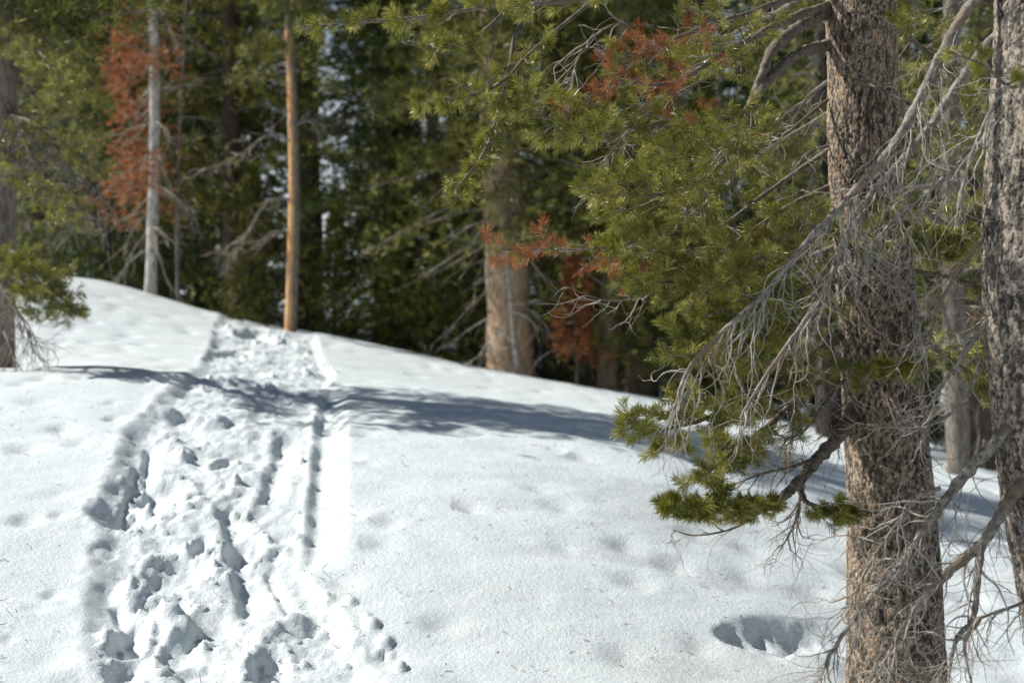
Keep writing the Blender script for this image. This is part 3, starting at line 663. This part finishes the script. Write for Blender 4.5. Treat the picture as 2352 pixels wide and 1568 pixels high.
# ------------------------------------------------------------------ right-edge pine, nearer, with the bare drooping limbs
rng = np.random.default_rng(23)
D1 = 6.6
rp = [(2560,1740),(2520,1600),(2470,1330),(2425,1120),(2402,900),(2385,650),(2395,400),(2408,100),(2412,-60)]
rx0 = vw(2560, 1740, D1)
side = thing('pine_tree', 'nearer pine cut by the right edge, with bare grey limbs hanging across the big trunk', 'tree', (rx0[0], D1, gz(rx0[0], D1)))
pth = [vw(x, y, D1) for x, y in rp]; pth[0][2] = gz(rx0[0], D1) - .15
near_trunk('trunk', side, rel(pth, side), [.29, .28, .262, .25, .246, .252, .25, .243, .24], 150, cell=(.014, .034), seed=9, mat_=M_BARK2,
           top=(rel([vw(2420, -500, D1), vw(2430, -1800, D1), vw(2420, -3000, D1)], side), .04))
RBR = [
 ([(2420,-260,6.6),(2300,-80,6.6),(2190,70,6.6),(2130,190,6.6),(2060,320,6.6),(1965,435,6.6),(1850,560,6.6),(1750,680,6.6),(1650,770,6.6),(1580,850,6.6),(1550,940,6.6)], .027, dict(r1=.008, n2=78, L=(.2, .85), t0=.25, droop=.55, tip=.14, fwd=(40, 90), n3=2, wig=.20, vm=-.55)),
 ([(2420,-100,6.6),(2330,30,6.7),(2230,150,6.75),(2150,270,6.8),(2080,360,6.8),(1990,460,6.8),(1940,560,6.8),(1880,690,6.8),(1760,860,6.8),(1700,960,6.8)], .026, dict(r1=.007, n2=50, L=(.2, .75), t0=.3, droop=.55, tip=.14, fwd=(40, 90), n3=2, wig=.20, vm=-.5)),
 ([(2390,250,6.6),(2290,300,6.7),(2200,380,6.8),(2120,450,6.85),(2040,520,6.9),(1970,600,6.95)], .022, dict(n2=34, L=(.2, .6), droop=.35)),
 ([(2385,400,6.5),(2290,510,6.6),(2215,600,6.7),(2150,720,6.7),(2120,860,6.7)], .014, dict(n2=18, L=(.15, .5))),
 ([(2380,560,6.6),(2300,690,6.6),(2200,830,6.65),(2130,940,6.7),(2115,1010,6.7)], .020, dict(n2=20, L=(.2, .5))),
 ([(2410,880,6.6),(2300,1000,6.5),(2200,1110,6.5),(2140,1190,6.5),(2080,1280,6.55),(2000,1370,6.6),(1920,1480,6.65),(1880,1560,6.65)], .034, dict(n2=48, L=(.2, .6), droop=.22, t0=.3, n3=3)),
 ([(2440,1010,6.6),(2330,1130,6.4),(2260,1240,6.35),(2160,1330,6.35),(2080,1430,6.4),(2010,1560,6.4)], .036, dict(n2=40, L=(.2, .6), t0=.3, droop=.18, n3=3)),
 ([(2255,1245,6.36),(2245,1320,6.3),(2235,1420,6.3),(2195,1470,6.3),(2175,1580,6.3)], .020, dict(n2=16, L=(.15, .5), droop=.2)),
 ([(2480,1330,6.5),(2352,1382,6.3),(2250,1420,6.2),(2210,1470,6.2)], .014, dict(n2=10, L=(.15, .4), vert=.2)),
 ([(2250,1420,6.2),(2215,1480,6.2),(2235,1580,6.2)], .012, dict(n2=6, L=(.1, .3))),
 ([(2160,1120,6.5),(2100,1150,6.5),(2000,1290,6.5),(1950,1400,6.5)], .010, dict(n2=16, L=(.15, .5))),
 ([(2390,150,6.4),(2310,200,6.2),(2240,330,6.1),(2200,480,6.1)], .012, dict(n2=12, L=(.2, .5))),
 ([(2250,830,6.6),(2210,930,6.6),(2080,990,6.6),(2035,910,6.7)], .008, dict(n2=6, L=(.1, .3))),
]
for pp, r0, kw in RBR:
    dead_branch(side, rel([vw(*p) for p in pp], side), r0, rng, mats=[M_DEADTWIG, M_GREYLIMB], **kw)
for pp, r0, kw in [([(2400,120,6.5),(2330,200,6.3),(2260,150,6.2),(2180,120,6.1)], .010, dict(t0=.4, sec=.16, dens=8, keep=.4)),
                   ([(2400,-200,6.6),(2300,-60,6.9),(2200,10,7.2),(2080,30,7.4)], .016, dict(t0=.4, sec=.3, dens=10, keep=.5))]:
    live_branch(side, rel([vw(*p) for p in pp], side), r0, rng, **kw)
for k in range(12):
    z = 4.4 + k * .6; a = k * 2.4 + 1
    o = np.array([vw(2420, 0, D1)[0], D1, gz(rx0[0], D1) + z]); d = np.array([math.cos(a), math.sin(a), -.1]); L_ = 1.7 - .1 * k
    if d[0] < .15: continue
    live_branch(side, rel([o, o + d * L_ * .5 + UP * .1, o + d * L_ + UP * .05], side), .02, rng, t0=.25, sec=.45, dens=6, M=14, twigM=4, wd=.010, ln=.07)

# ------------------------------------------------------------------ generic far trees
def far_trunk(H, r, rng, sides=14, lean=.01, taper=.75, bend=.04):
    n = int(max(12, H * 3)); z = np.linspace(-.5, H, n)
    P = np.stack([lean * z + bend * np.sin(z * .7 + rng.uniform(0, 6)), bend * np.cos(z * .5 + rng.uniform(0, 6)), z], -1)
    R = r * (1 - taper * np.clip(z / H, 0, 1)) * (1 + .05 * rng.normal(0, 1, n)) + .13 * r * np.exp(-np.clip(z, 0, 9) / .25)
    R[-1] = .01
    return tubes(P[None], R[None], sides), P, R
def crown(P, R, rng, z0, z1, rad, kind, nb, fill=1., droop=.25, dead_to=None, blade=(.10, .018), per=9, tufts=46, dead_len=1.2, azi=None, pw=.8):
    """whorled boughs on a trunk polyline: wood + tufts. kind: pine | fir"""
    wood = Acc(); cs = []; ds = []
    H = P[-1, 2]
    z = z0 + (z1 - z0) * (np.arange(nb) + rng.random(nb)) / nb
    a = np.arange(nb) * 2.399 + rng.normal(0, .4, nb) if azi is None else rng.uniform(*azi, nb)
    base = np.stack([np.interp(z, P[:, 2], P[:, k]) for k in range(3)], -1)
    f = (z - z0) / (H - z0)
    L = rad * np.clip(1.02 - f, .05, 1) ** pw * rng.uniform(.6, 1.2, nb)
    d = np.stack([np.cos(a), np.sin(a), rng.normal(.05 if kind == 'pine' else -.15, .18, nb)], -1)
    B = grow(base, d, L, 12, rng, droop, .28 if kind == 'pine' else .15, .06)
    wv, wf = tubes(B, np.linspace(1, .2, 12)[None] * (.012 + .010 * L)[:, None], 4); wood.put(wv, wf)
    for k in range(int(tufts * fill)):
        t = .22 + .78 * rng.random(nb) ** .75
        p, tan = along(B, t)
        lat = norm(np.cross(tan, UP))
        spread = L * .30 * (1 - .55 * t) + .06
        off = rng.normal(0, 1, nb) * spread
        up = rng.normal(0, .10 if kind == 'pine' else .05, nb) - (0 if kind == 'pine' else np.abs(off) * .35)
        cs.append(p + lat * off[:, None] + UP * up[:, None])
        ds.append(norm(tan * .8 + lat * np.sign(off)[:, None] * .6 + UP * (.45 if kind == 'pine' else -.25)))
    bl = blades(np.concatenate(cs), np.concatenate(ds), per, rng, *blade, spread=.75 if kind == 'pine' else .5)
    return wood, bl
def dead_skirt(P, rng, z0, z1, nb, L=(.6, 1.6), droop=.5, azi=None, thick=.010):
    """bare drooping branches, one Acc each"""
    out = [Acc() for _ in range(nb)]; z = rng.uniform(z0, z1, nb); a = rng.uniform(0, 6.28, nb) if azi is None else rng.uniform(*azi, nb)
    base = np.stack([np.interp(z, P[:, 2], P[:, k]) for k in range(3)], -1)
    d = np.stack([np.cos(a), np.sin(a), rng.normal(-.2, .25, nb)], -1)
    B = grow(base, d, rng.uniform(*L, nb), 12, rng, droop, .05, .10); RB = np.linspace(1, .3, 12)[None] * thick * rng.uniform(.7, 1.5, (nb, 1))
    for i in range(nb): out[i].put(*tubes(B[i:i + 1], RB[i:i + 1], 4))
    for k in range(5):
        p, tn = along(B, rng.uniform(.2, .95, nb))
        S_ = grow(p, norm(tn + rng.normal(0, .6, (nb, 3)) - UP * .2), rng.uniform(.2, .6, nb), 7, rng, droop, .1, .14); RS = np.linspace(1, .5, 7)[None] * thick * .42 * np.ones((nb, 1))
        for i in range(nb): out[i].put(*tubes(S_[i:i + 1], RS[i:i + 1], 3))
    return out
def skirt(t, P, rng, *a, mat_=None, **k):
    for ac in dead_skirt(P, rng, *a, **k):
        v, f, _ = ac.get(); add('dead_branch', make_mesh('dead_branch', v, f, [mat_ or M_DEADTWIG], True), t)
def template(seed, H, r, z0, rad, kind, nb, bark, nmat, tufts=46, per=9, dead=(0, 0, 0), droop=.25, blade=(.11, .021), lean=.01):
    rng = np.random.default_rng(seed)
    (tv, tf), P, R = far_trunk(H, r, rng, lean=lean)
    wood, bl = crown(P, R, rng, z0, H, rad, kind, nb, 1., droop, per=per, tufts=tufts, blade=blade)
    v, f, _ = wood.get()
    parts = [('trunk', make_mesh('trunk', tv, tf, [bark], True)), ('branches', make_mesh('branches', v, f, [M_GREYBARK], True)),
             ('crown', make_mesh('crown', bl[0], bl[1], [nmat], False, attrs={'tint': ('FACE', bl[2])}))]
    if dead[2]:
        ac = Acc()
        for q_ in dead_skirt(P, rng, dead[0], dead[1], dead[2]): ac.put(*q_.get()[:2])
        v, f, _ = ac.get()
        parts.append(('dead_branches', make_mesh('dead_branches', v, f, [M_DEADTWIG], True)))
    return parts
def plant(parts, name, label, px, d, rz, scale=1., group=None, x=None, sink=0.):
    x = (px - 512) / FPX * d if x is None else x
    t = thing(name, label, 'tree', (x, d, gz(x, d) - sink), rz, group, scale)
    for nm, me in parts:
        o = add(nm, me, t)
        if nm != 'trunk': o['kind'] = 'stuff'
    return t

T_PINE_A = template(101, 15, .22, .6, 2.3, 'pine', 125, M_DARKBARK, M_FARPINE, tufts=72, dead=(.4, 2.6, 16))
T_PINE_B = template(102, 17, .26, 1.3, 2.5, 'pine', 120, M_DARKBARK, M_FARPINE, tufts=72, dead=(.6, 4.0, 26))
T_FIR_A = template(103, 16, .24, .5, 2.3, 'fir', 160, M_DARKBARK, M_FIR, tufts=62, per=8, droop=.32, blade=(.12, .022))
T_FIR_B = template(104, 13, .20, .3, 1.9, 'fir', 140, M_DARKBARK, M_FIR, tufts=58, per=8, droop=.38, blade=(.12, .022))
T_SAPL = template(105, 5.5, .07, .15, 1.1, 'pine', 80, M_DARKBARK, M_FARPINE, tufts=44, per=8)

# left-edge pine whose shade crosses the slope
rng = np.random.default_rng(31)
LD = 14.6; lx = at(-2, 300, LD)[0]
left = thing('pine_tree', 'pine at the left edge, trunk cut by the frame, low green clump over the snow', 'tree', (lx, LD, gz(lx, LD)))
(tv, tf), P, R = far_trunk(17, .17, rng, 20, lean=.004)
add('trunk', make_mesh('trunk', tv, tf, [M_GREYBARK], True), left)
wood, bl = crown(P, R, rng, 3.2, 17, 1.65, 'pine', 125, 1., .25, pw=.35, tufts=90, per=8, blade=(.10, .022))
v, f, _ = wood.get(); add('branches', make_mesh('branches', v, f, [M_LIMB], True), left)
add('crown', make_mesh('crown', bl[0], bl[1], [M_FARPINE], False, attrs={'tint': ('FACE', bl[2])}), left)
for pp, r0, kw in [
  ([(-5,20,14.6),(70,40,14.4),(130,50,14.2),(170,30,14.1)], .03, dict()),
  ([(-5,100,14.6),(100,130,14.3),(170,160,14.0),(230,215,13.8)], .03, dict()),
  ([(-5,170,14.6),(90,210,14.9),(150,250,15.2),(210,310,15.4)], .03, dict()),
  ([(-5,260,14.6),(70,280,14.2),(150,330,13.9),(230,400,13.7)], .03, dict(keep=.7)),
  ([(-5,330,14.6),(60,370,14.8),(140,430,15.0),(200,520,15.1)], .03, dict(keep=.8)),
  ([(-5,60,14.6),(50,90,13.9),(110,140,13.3),(160,210,12.9)], .03, dict()),
  ([(-5,380,14.6),(40,400,14.0),(90,450,13.5),(130,500,13.2)], .03, dict(keep=.7)),
  ([(-5,560,14.6),(50,590,14.3),(100,640,14.1),(165,705,14.0)], .022, dict(sec=.52, dens=24)),
  ([(-5,590,14.6),(30,610,14.0),(60,650,13.8),(90,700,13.7)], .02, dict(sec=.45, dens=24)),
 ]:
    o = dict(t0=.1, sec=.46, dens=12, M=30, twigM=6, wd=.0058, ln=.06); o.update(kw)
    live_branch(left, rel([vw(*p) for p in pp], left), r0, rng, **o)
for pp, r0, kw in [
  ([(-5,240,14.6),(90,300,14.3),(190,400,14.1),(260,480,14.0)], .028, dict(n2=40, L=(.3, .9), droop=.45)),
  ([(-5,180,14.6),(60,330,14.3),(120,430,14.1),(160,500,14.0)], .026, dict(n2=30, L=(.3, .8), droop=.45)),
  ([(-5,330,14.6),(90,420,14.2),(150,470,14.0),(210,500,13.9)], .022, dict(n2=30, L=(.3, .8), droop=.5)),
  ([(-5,640,14.6),(30,700,14.0),(60,750,13.9),(75,800,13.9)], .018, dict(n2=46, L=(.25, .7), droop=.6, side=.5)),
  ([(10,760,14.2),(25,800,13.8),(40,850,13.7)], .018, dict(n2=12, L=(.2, .5), droop=.6, side=.4)),
 ]:
    dead_branch(left, rel([vw(*p) for p in pp], left), r0, rng, thick=.006, tmin=2.0, mats=[M_TWIG, M_LIMB], **kw)

# the rust-needled tree
rng = np.random.default_rng(41)
def custom(name, label, px, d, H, r, bark, seed, lean=0., taper=.6, sides=18):
    rg = np.random.default_rng(seed); x = (px - 512) / FPX * d
    t = thing(name, label, 'tree', (x, d, gz(x, d)))
    (tv, tf), P, R = far_trunk(H, r, rg, sides, lean, taper, bend=.06)
    tr = add('trunk', make_mesh('trunk', tv, tf, [bark], True), t)
    return t, P, R, rg, tr
t, P, R, rg, _ = custom('dead_pine_tree', 'dying pine with rust-red needles and a pale grey trunk', 153, 23.6, 13, .098, M_PALEBARK, 51, lean=-.004)
wood, bl = crown(P, R, rg, 1.5, 13, 1.35, 'pine', 72, 1., .55, tufts=58, per=9, blade=(.09, .016), azi=(1.7, 5.0))
v, f, _ = wood.get(); add('branches', make_mesh('branches', v, f, [M_DEADTWIG], True), t)
cr = add('crown', make_mesh('crown', bl[0], bl[1], [M_RUST], False, attrs={'tint': ('FACE', bl[2])}), t); cr['label'] = 'rust-red dead needles'
skirt(t, P, rg, .3, 5.5, 34, (.6, 1.6), .35, thick=.014, mat_=M_DEADTWIG)
# thin bare stem beside it
t, P, R, rg, _ = custom('dead_tree', 'thin bare grey stem right of the rust-needled tree', 181, 23.9, 8, .034, M_GREYBARK, 52, lean=.004, sides=10)
skirt(t, P, rg, .5, 6, 14, (.3, .8), .3, mat_=M_DEADTWIG)
# stripped orange snag
mS, tS, bS = mat('stripped_wood')
tc = node(tS, 'ShaderNodeTexCoord'); mp = node(tS, 'ShaderNodeMapping'); mp.inputs['Scale'].default_value = (14, 14, 2.6); tS.links.new(tc.outputs['Object'], mp.inputs[0])
n1 = node(tS, 'ShaderNodeTexNoise', i_Scale=1.6, i_Detail=5., i_Roughness=.6); tS.links.new(mp.outputs[0], n1.inputs[0])
cS = ramp(tS, n1.outputs[0], [(.40, (.22, .19, .16)), (.47, (.52, .25, .08)), (.58, (.68, .37, .13)), (.68, (.62, .48, .30))])
tS.links.new(cS, bS.inputs['Base Color']); bS.inputs['Roughness'].default_value = .7
t, P, R, rg, tr = custom('snag_tree', 'slender snag with bark stripped to bright orange wood', 291, 21.9, 7.0, .085, M_GREYBARK, 53, lean=-.004, taper=.3)
ang = np.linspace(math.pi * .7, math.pi * 1.62, 9); zz = np.linspace(-.4, 4.6, 60)      # the bare strip sits a little proud on the sunny side
cx_ = np.interp(zz, P[:, 2], P[:, 0]); cy_ = np.interp(zz, P[:, 2], P[:, 1]); rr = np.interp(zz, P[:, 2], R)
wob = .25 * fbm(zz * .9, zz * 0 + 3, 5, 3)
AA = ang[None, :] + (np.linspace(-1, 1, 9)[None, :] * wob[:, None])
rim = np.r_[-.02, .006, .012, .014, .015, .014, .012, .006, -.02][None, :]
V = np.stack([cx_[:, None] + (rr[:, None] + rim) * np.cos(AA), cy_[:, None] + (rr[:, None] + rim) * np.sin(AA), zz[:, None] + 0 * AA], -1).reshape(-1, 3)
q = (np.arange(59)[:, None] * 9 + np.arange(8)[None, :]).reshape(-1, 1); F = np.concatenate([q, q + 1, q + 10, q + 9], 1)
o = add('stripped_wood', make_mesh('stripped_wood', V, F, [mS], True), t); o['label'] = 'bright orange stripped wood'
for pts in ([(0,0,2.9),(-.35,-.1,2.95),(-.75,-.2,2.65),(-1.15,-.3,2.45),(-1.5,-.3,2.3)], [(0,0,2.0),(-.3,-.15,1.95),(-.55,-.2,1.6),(-.75,-.3,1.2),(-.95,-.3,.9)], [(0,0,1.6),(-.4,-.1,1.35),(-.8,-.2,1.3),(-1.1,-.2,1.15)], [(0,0,3.1),(.3,0,3.2),(.6,0,3.1)]):
    dead_branch(t, [np.array(p) for p in pts], .019, rg, n2=16, L=(.2, .6), thick=.008, tmin=2.4, droop=.3, mats=[M_TWIG, M_GREYBARK])
wood, bl = crown(P, R, rg, 3.9, 7.2, .95, 'pine', 26, 1., .25, tufts=64, per=9)
v, f, _ = wood.get(); add('branches', make_mesh('branches', v, f, [M_GREYBARK], True), t)
add('crown', make_mesh('crown', bl[0], bl[1], [M_FARPINE], False, attrs={'tint': ('FACE', bl[2])}), t)

# tan double-width pine in the middle
t, P, R, rg, _ = custom('pine_tree', 'thick tan-barked pine standing on the ridge mid-picture', 506, 21.9, 17, .35, M_TAN, 54, lean=-.012, taper=.6, sides=30)
wood, bl = crown(P, R, rg, 1.9, 17, 2.1, 'pine', 105, 1., .3, tufts=72, per=9)
v, f, _ = wood.get(); add('branches', make_mesh('branches', v, f, [M_GREYBARK], True), t)
add('crown', make_mesh('crown', bl[0], bl[1], [M_FARPINE], False, attrs={'tint': ('FACE', bl[2])}), t)
skirt(t, P, rg, .5, 2.8, 36, (.7, 1.7), .5, thick=.016, mat_=M_DEADTWIG)
wood, bl = crown(P, R, rg, 2.0, 7.5, 2.3, 'pine', 46, 1., .35, tufts=64, per=9, azi=(3.3, 6.0))
v, f, _ = wood.get(); add('branches', make_mesh('branches', v, f, [M_GREYBARK], True), t)
add('crown', make_mesh('crown', bl[0], bl[1], [M_FARPINE], False, attrs={'tint': ('FACE', bl[2])}), t)
# white stick leaning on it
t, P, R, rg, _ = custom('dead_tree', 'thin white dead stem in front of the thick tan pine', 521, 21.3, 1.9, .035, M_PALEBARK, 55, lean=-.12, taper=.5, sides=10)
skirt(t, P, rg, .3, 1.6, 6, (.3, .7), .3, thick=.012, mat_=M_PALEBARK)
# smaller tan pines right of it
for px, d, r, H, lab, sd in ((611, 21.9, .15, 11, 'slim tan pine right of the thick pine, foliage to the snow', 56), (642, 22.3, .2, 12, 'tan pine stem half hidden by low foliage, left of the big pine', 57)):
    t, P, R, rg, _ = custom('pine_tree', lab, px, d, H, r, M_TAN, sd, lean=.02 if sd == 56 else 0., sides=20)
    wood, bl = crown(P, R, rg, .6, H, 1.5, 'pine', 85, 1., .3, tufts=60, per=9)
    v, f, _ = wood.get(); add('branches', make_mesh('branches', v, f, [M_GREYBARK], True), t)
    add('crown', make_mesh('crown', bl[0], bl[1], [M_FARPINE], False, attrs={'tint': ('FACE', bl[2])}), t)
    skirt(t, P, rg, .3, 1.3, 14, (.5, 1.1), .5, thick=.014, mat_=M_DEADTWIG)
# rust bough low by them
t, P, R, rg, _ = custom('dead_sapling', 'small sapling of rust-brown dead needles between the tan pines', 574, 21.2, 1.9, .03, M_DARKBARK, 58, sides=8)
wood, bl = crown(P, R, rg, .5, 2.1, .42, 'pine', 26, 1., .4, tufts=26, per=9)
v, f, _ = wood.get(); add('branches', make_mesh('branches', v, f, [M_DEADTWIG], True), t)
add('crown', make_mesh('crown', bl[0], bl[1], [M_RUST], False, attrs={'tint': ('FACE', bl[2])}), t)
# pale lichen-covered stem behind the boughs, two trunks behind the big pine
t, P, R, rg, _ = custom('pine_tree', 'pale lichen-yellow trunk behind the rust-tipped boughs', 676, 24, 15, .17, M_LICHEN, 59, sides=18)
wood, bl = crown(P, R, rg, 3.5, 15, 1.8, 'pine', 60, 1., .3, tufts=40, per=9)
v, f, _ = wood.get(); add('branches', make_mesh('branches', v, f, [M_GREYBARK], True), t)
add('crown', make_mesh('crown', bl[0], bl[1], [M_FARPINE], False, attrs={'tint': ('FACE', bl[2])}), t)
for px, d, r, H, lab, sd, bk in ((955, 15.6, .125, 12, 'grey-brown trunk on the snow between the two near pines', 60, M_GREYBARK), (829, 18.2, .2, 13, 'trunk just left of the big scaly pine, shade painted into its bark', 61, M_SHADEBARK), (985, 18.0, .22, 13, 'dark trunk behind the right-edge pine', 62, M_DARKBARK)):
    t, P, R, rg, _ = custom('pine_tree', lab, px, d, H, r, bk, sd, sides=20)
    wood, bl = crown(P, R, rg, 1.7 if sd != 61 else 1.1, H, 1.7, 'pine', 64 if sd != 61 else 95, 1., .3, tufts=64, per=9, blade=(.08, .013))
    v, f, _ = wood.get(); add('branches', make_mesh('branches', v, f, [M_GREYBARK], True), t)
    add('crown', make_mesh('crown', bl[0], bl[1], [M_FARPINE], False, attrs={'tint': ('FACE', bl[2])}), t)
    skirt(t, P, rg, .5, 2.2, 14, (.4, 1.), .5, mat_=M_DEADTWIG)

# ridge trees that can be told apart
plant(T_FIR_A, 'fir_tree', 'broad dark green fir between the orange snag and the thick tan pine', 385, 25.0, .4)
plant(T_PINE_B, 'pine_tree', 'dark trunk close behind the orange snag', 309, 25.5, 2.0)
plant(T_PINE_A, 'pine_tree', 'olive pine low in front of the broad fir', 432, 24.2, 1.0, .75)
plant(T_PINE_A, 'pine_tree', 'dark dense pine between the rust tree and the orange snag', 235, 25.5, 3.0)
plant(T_FIR_B, 'fir_tree', 'dark fir just right of the thin bare stem', 205, 26.8, 1.1)
plant(T_PINE_B, 'pine_tree', 'shaded pine at the top of the ridge behind the left-edge pine', 38, 26.8, 4.0, .8)
plant(T_FIR_B, 'fir_tree', 'fir behind the rust-needled tree, left of its trunk', 100, 26.5, 2.1)
plant(T_FIR_A, 'fir_tree', 'shaded fir right of the thick tan pine', 560, 26.0, 2.6)
plant(T_SAPL, 'sapling', 'young bushy pine at the ridge right of the thin bare stem', 250, 24.5, .3, .5)
plant(T_SAPL, 'sapling', 'young bushy pine at the ridge right of the orange snag', 335, 24.2, 1.3, .45)
plant(T_SAPL, 'sapling', 'young bushy pine beside the slim tan pine', 588, 23.4, 2.3, .5)
plant(T_PINE_A, 'pine_tree', 'olive pine with low boughs right behind the thick tan pine', 552, 23.6, 3.7, .7)
plant(T_SAPL, 'sapling', 'bushy olive sapling left of the thick tan pine', 462, 23.4, 1.9, .8)
plant(T_SAPL, 'sapling', 'bushy sapling half hidden behind the big pine boughs', 700, 21.6, .9, .9)
plant(T_SAPL, 'sapling', 'low bushy sapling at the foot of the broad fir', 400, 24.0, 2.9, .55)
# the wood behind
rf = np.random.default_rng(77)
kinds = [(T_PINE_A, 'pine_tree'), (T_PINE_B, 'pine_tree'), (T_FIR_A, 'fir_tree'), (T_FIR_B, 'fir_tree')]
lab2 = {'pine_tree': 'shaded pine standing in the wood behind the ridge', 'fir_tree': 'shaded fir standing in the wood behind the ridge'}
grp = {'pine_tree': 'pines of the wood behind the ridge', 'fir_tree': 'firs of the wood behind the ridge'}
row = 0
for d0, step, jit_ in ((29.5, 84, 16), (36, 78, 20), (46, 66, 20)):
    px = 10 + (row % 2) * 30
    while px < 1120:
        d = d0 + rf.uniform(-1.8, 1.8); k = kinds[rf.integers(0, 4)]
        gap = (272 < px < 385) or (row == 2 and 240 < px < 620) or (70 < px < 125) or (row > 0 and 690 < px < 735) or (row > 0 and 410 < px < 480)
        if not gap:
            plant(k[0], k[1], lab2[k[1]], px + rf.uniform(-jit_, jit_), d, rf.uniform(0, 6.28), rf.uniform(.75, 1.1), grp[k[1]])
        px += step * rf.uniform(.8, 1.2)
    row += 1

# ------------------------------------------------------------------ litter on the snow
rng = np.random.default_rng(90)
n = 800
lxs = rng.uniform(-4.5, 3.6, n); lys = 7 + 6.5 * rng.random(n) ** 1.5
pz = np.array([gz_fine(a, b) for a, b in zip(lxs, lys)]) + .006
p = np.stack([lxs, lys, pz], -1); a = rng.uniform(0, 6.28, n); d = np.stack([np.cos(a), np.sin(a), rng.normal(.15, .15, n)], -1)
S_ = grow(p, d, rng.uniform(.015, .06, n), 4, rng, 0, 0, .2)
v, f = tubes(S_, np.tile(np.array([.0020, .0021, .0017, .0013]), (n, 1)), 3)
o = add('needle_litter', make_mesh('needle_litter', v, f, [M_LIMB], False)); o['kind'] = 'stuff'; o['label'] = 'fallen needles and twig bits scattered on the snow'; o['category'] = 'litter'
bpy.context.view_layer.update()
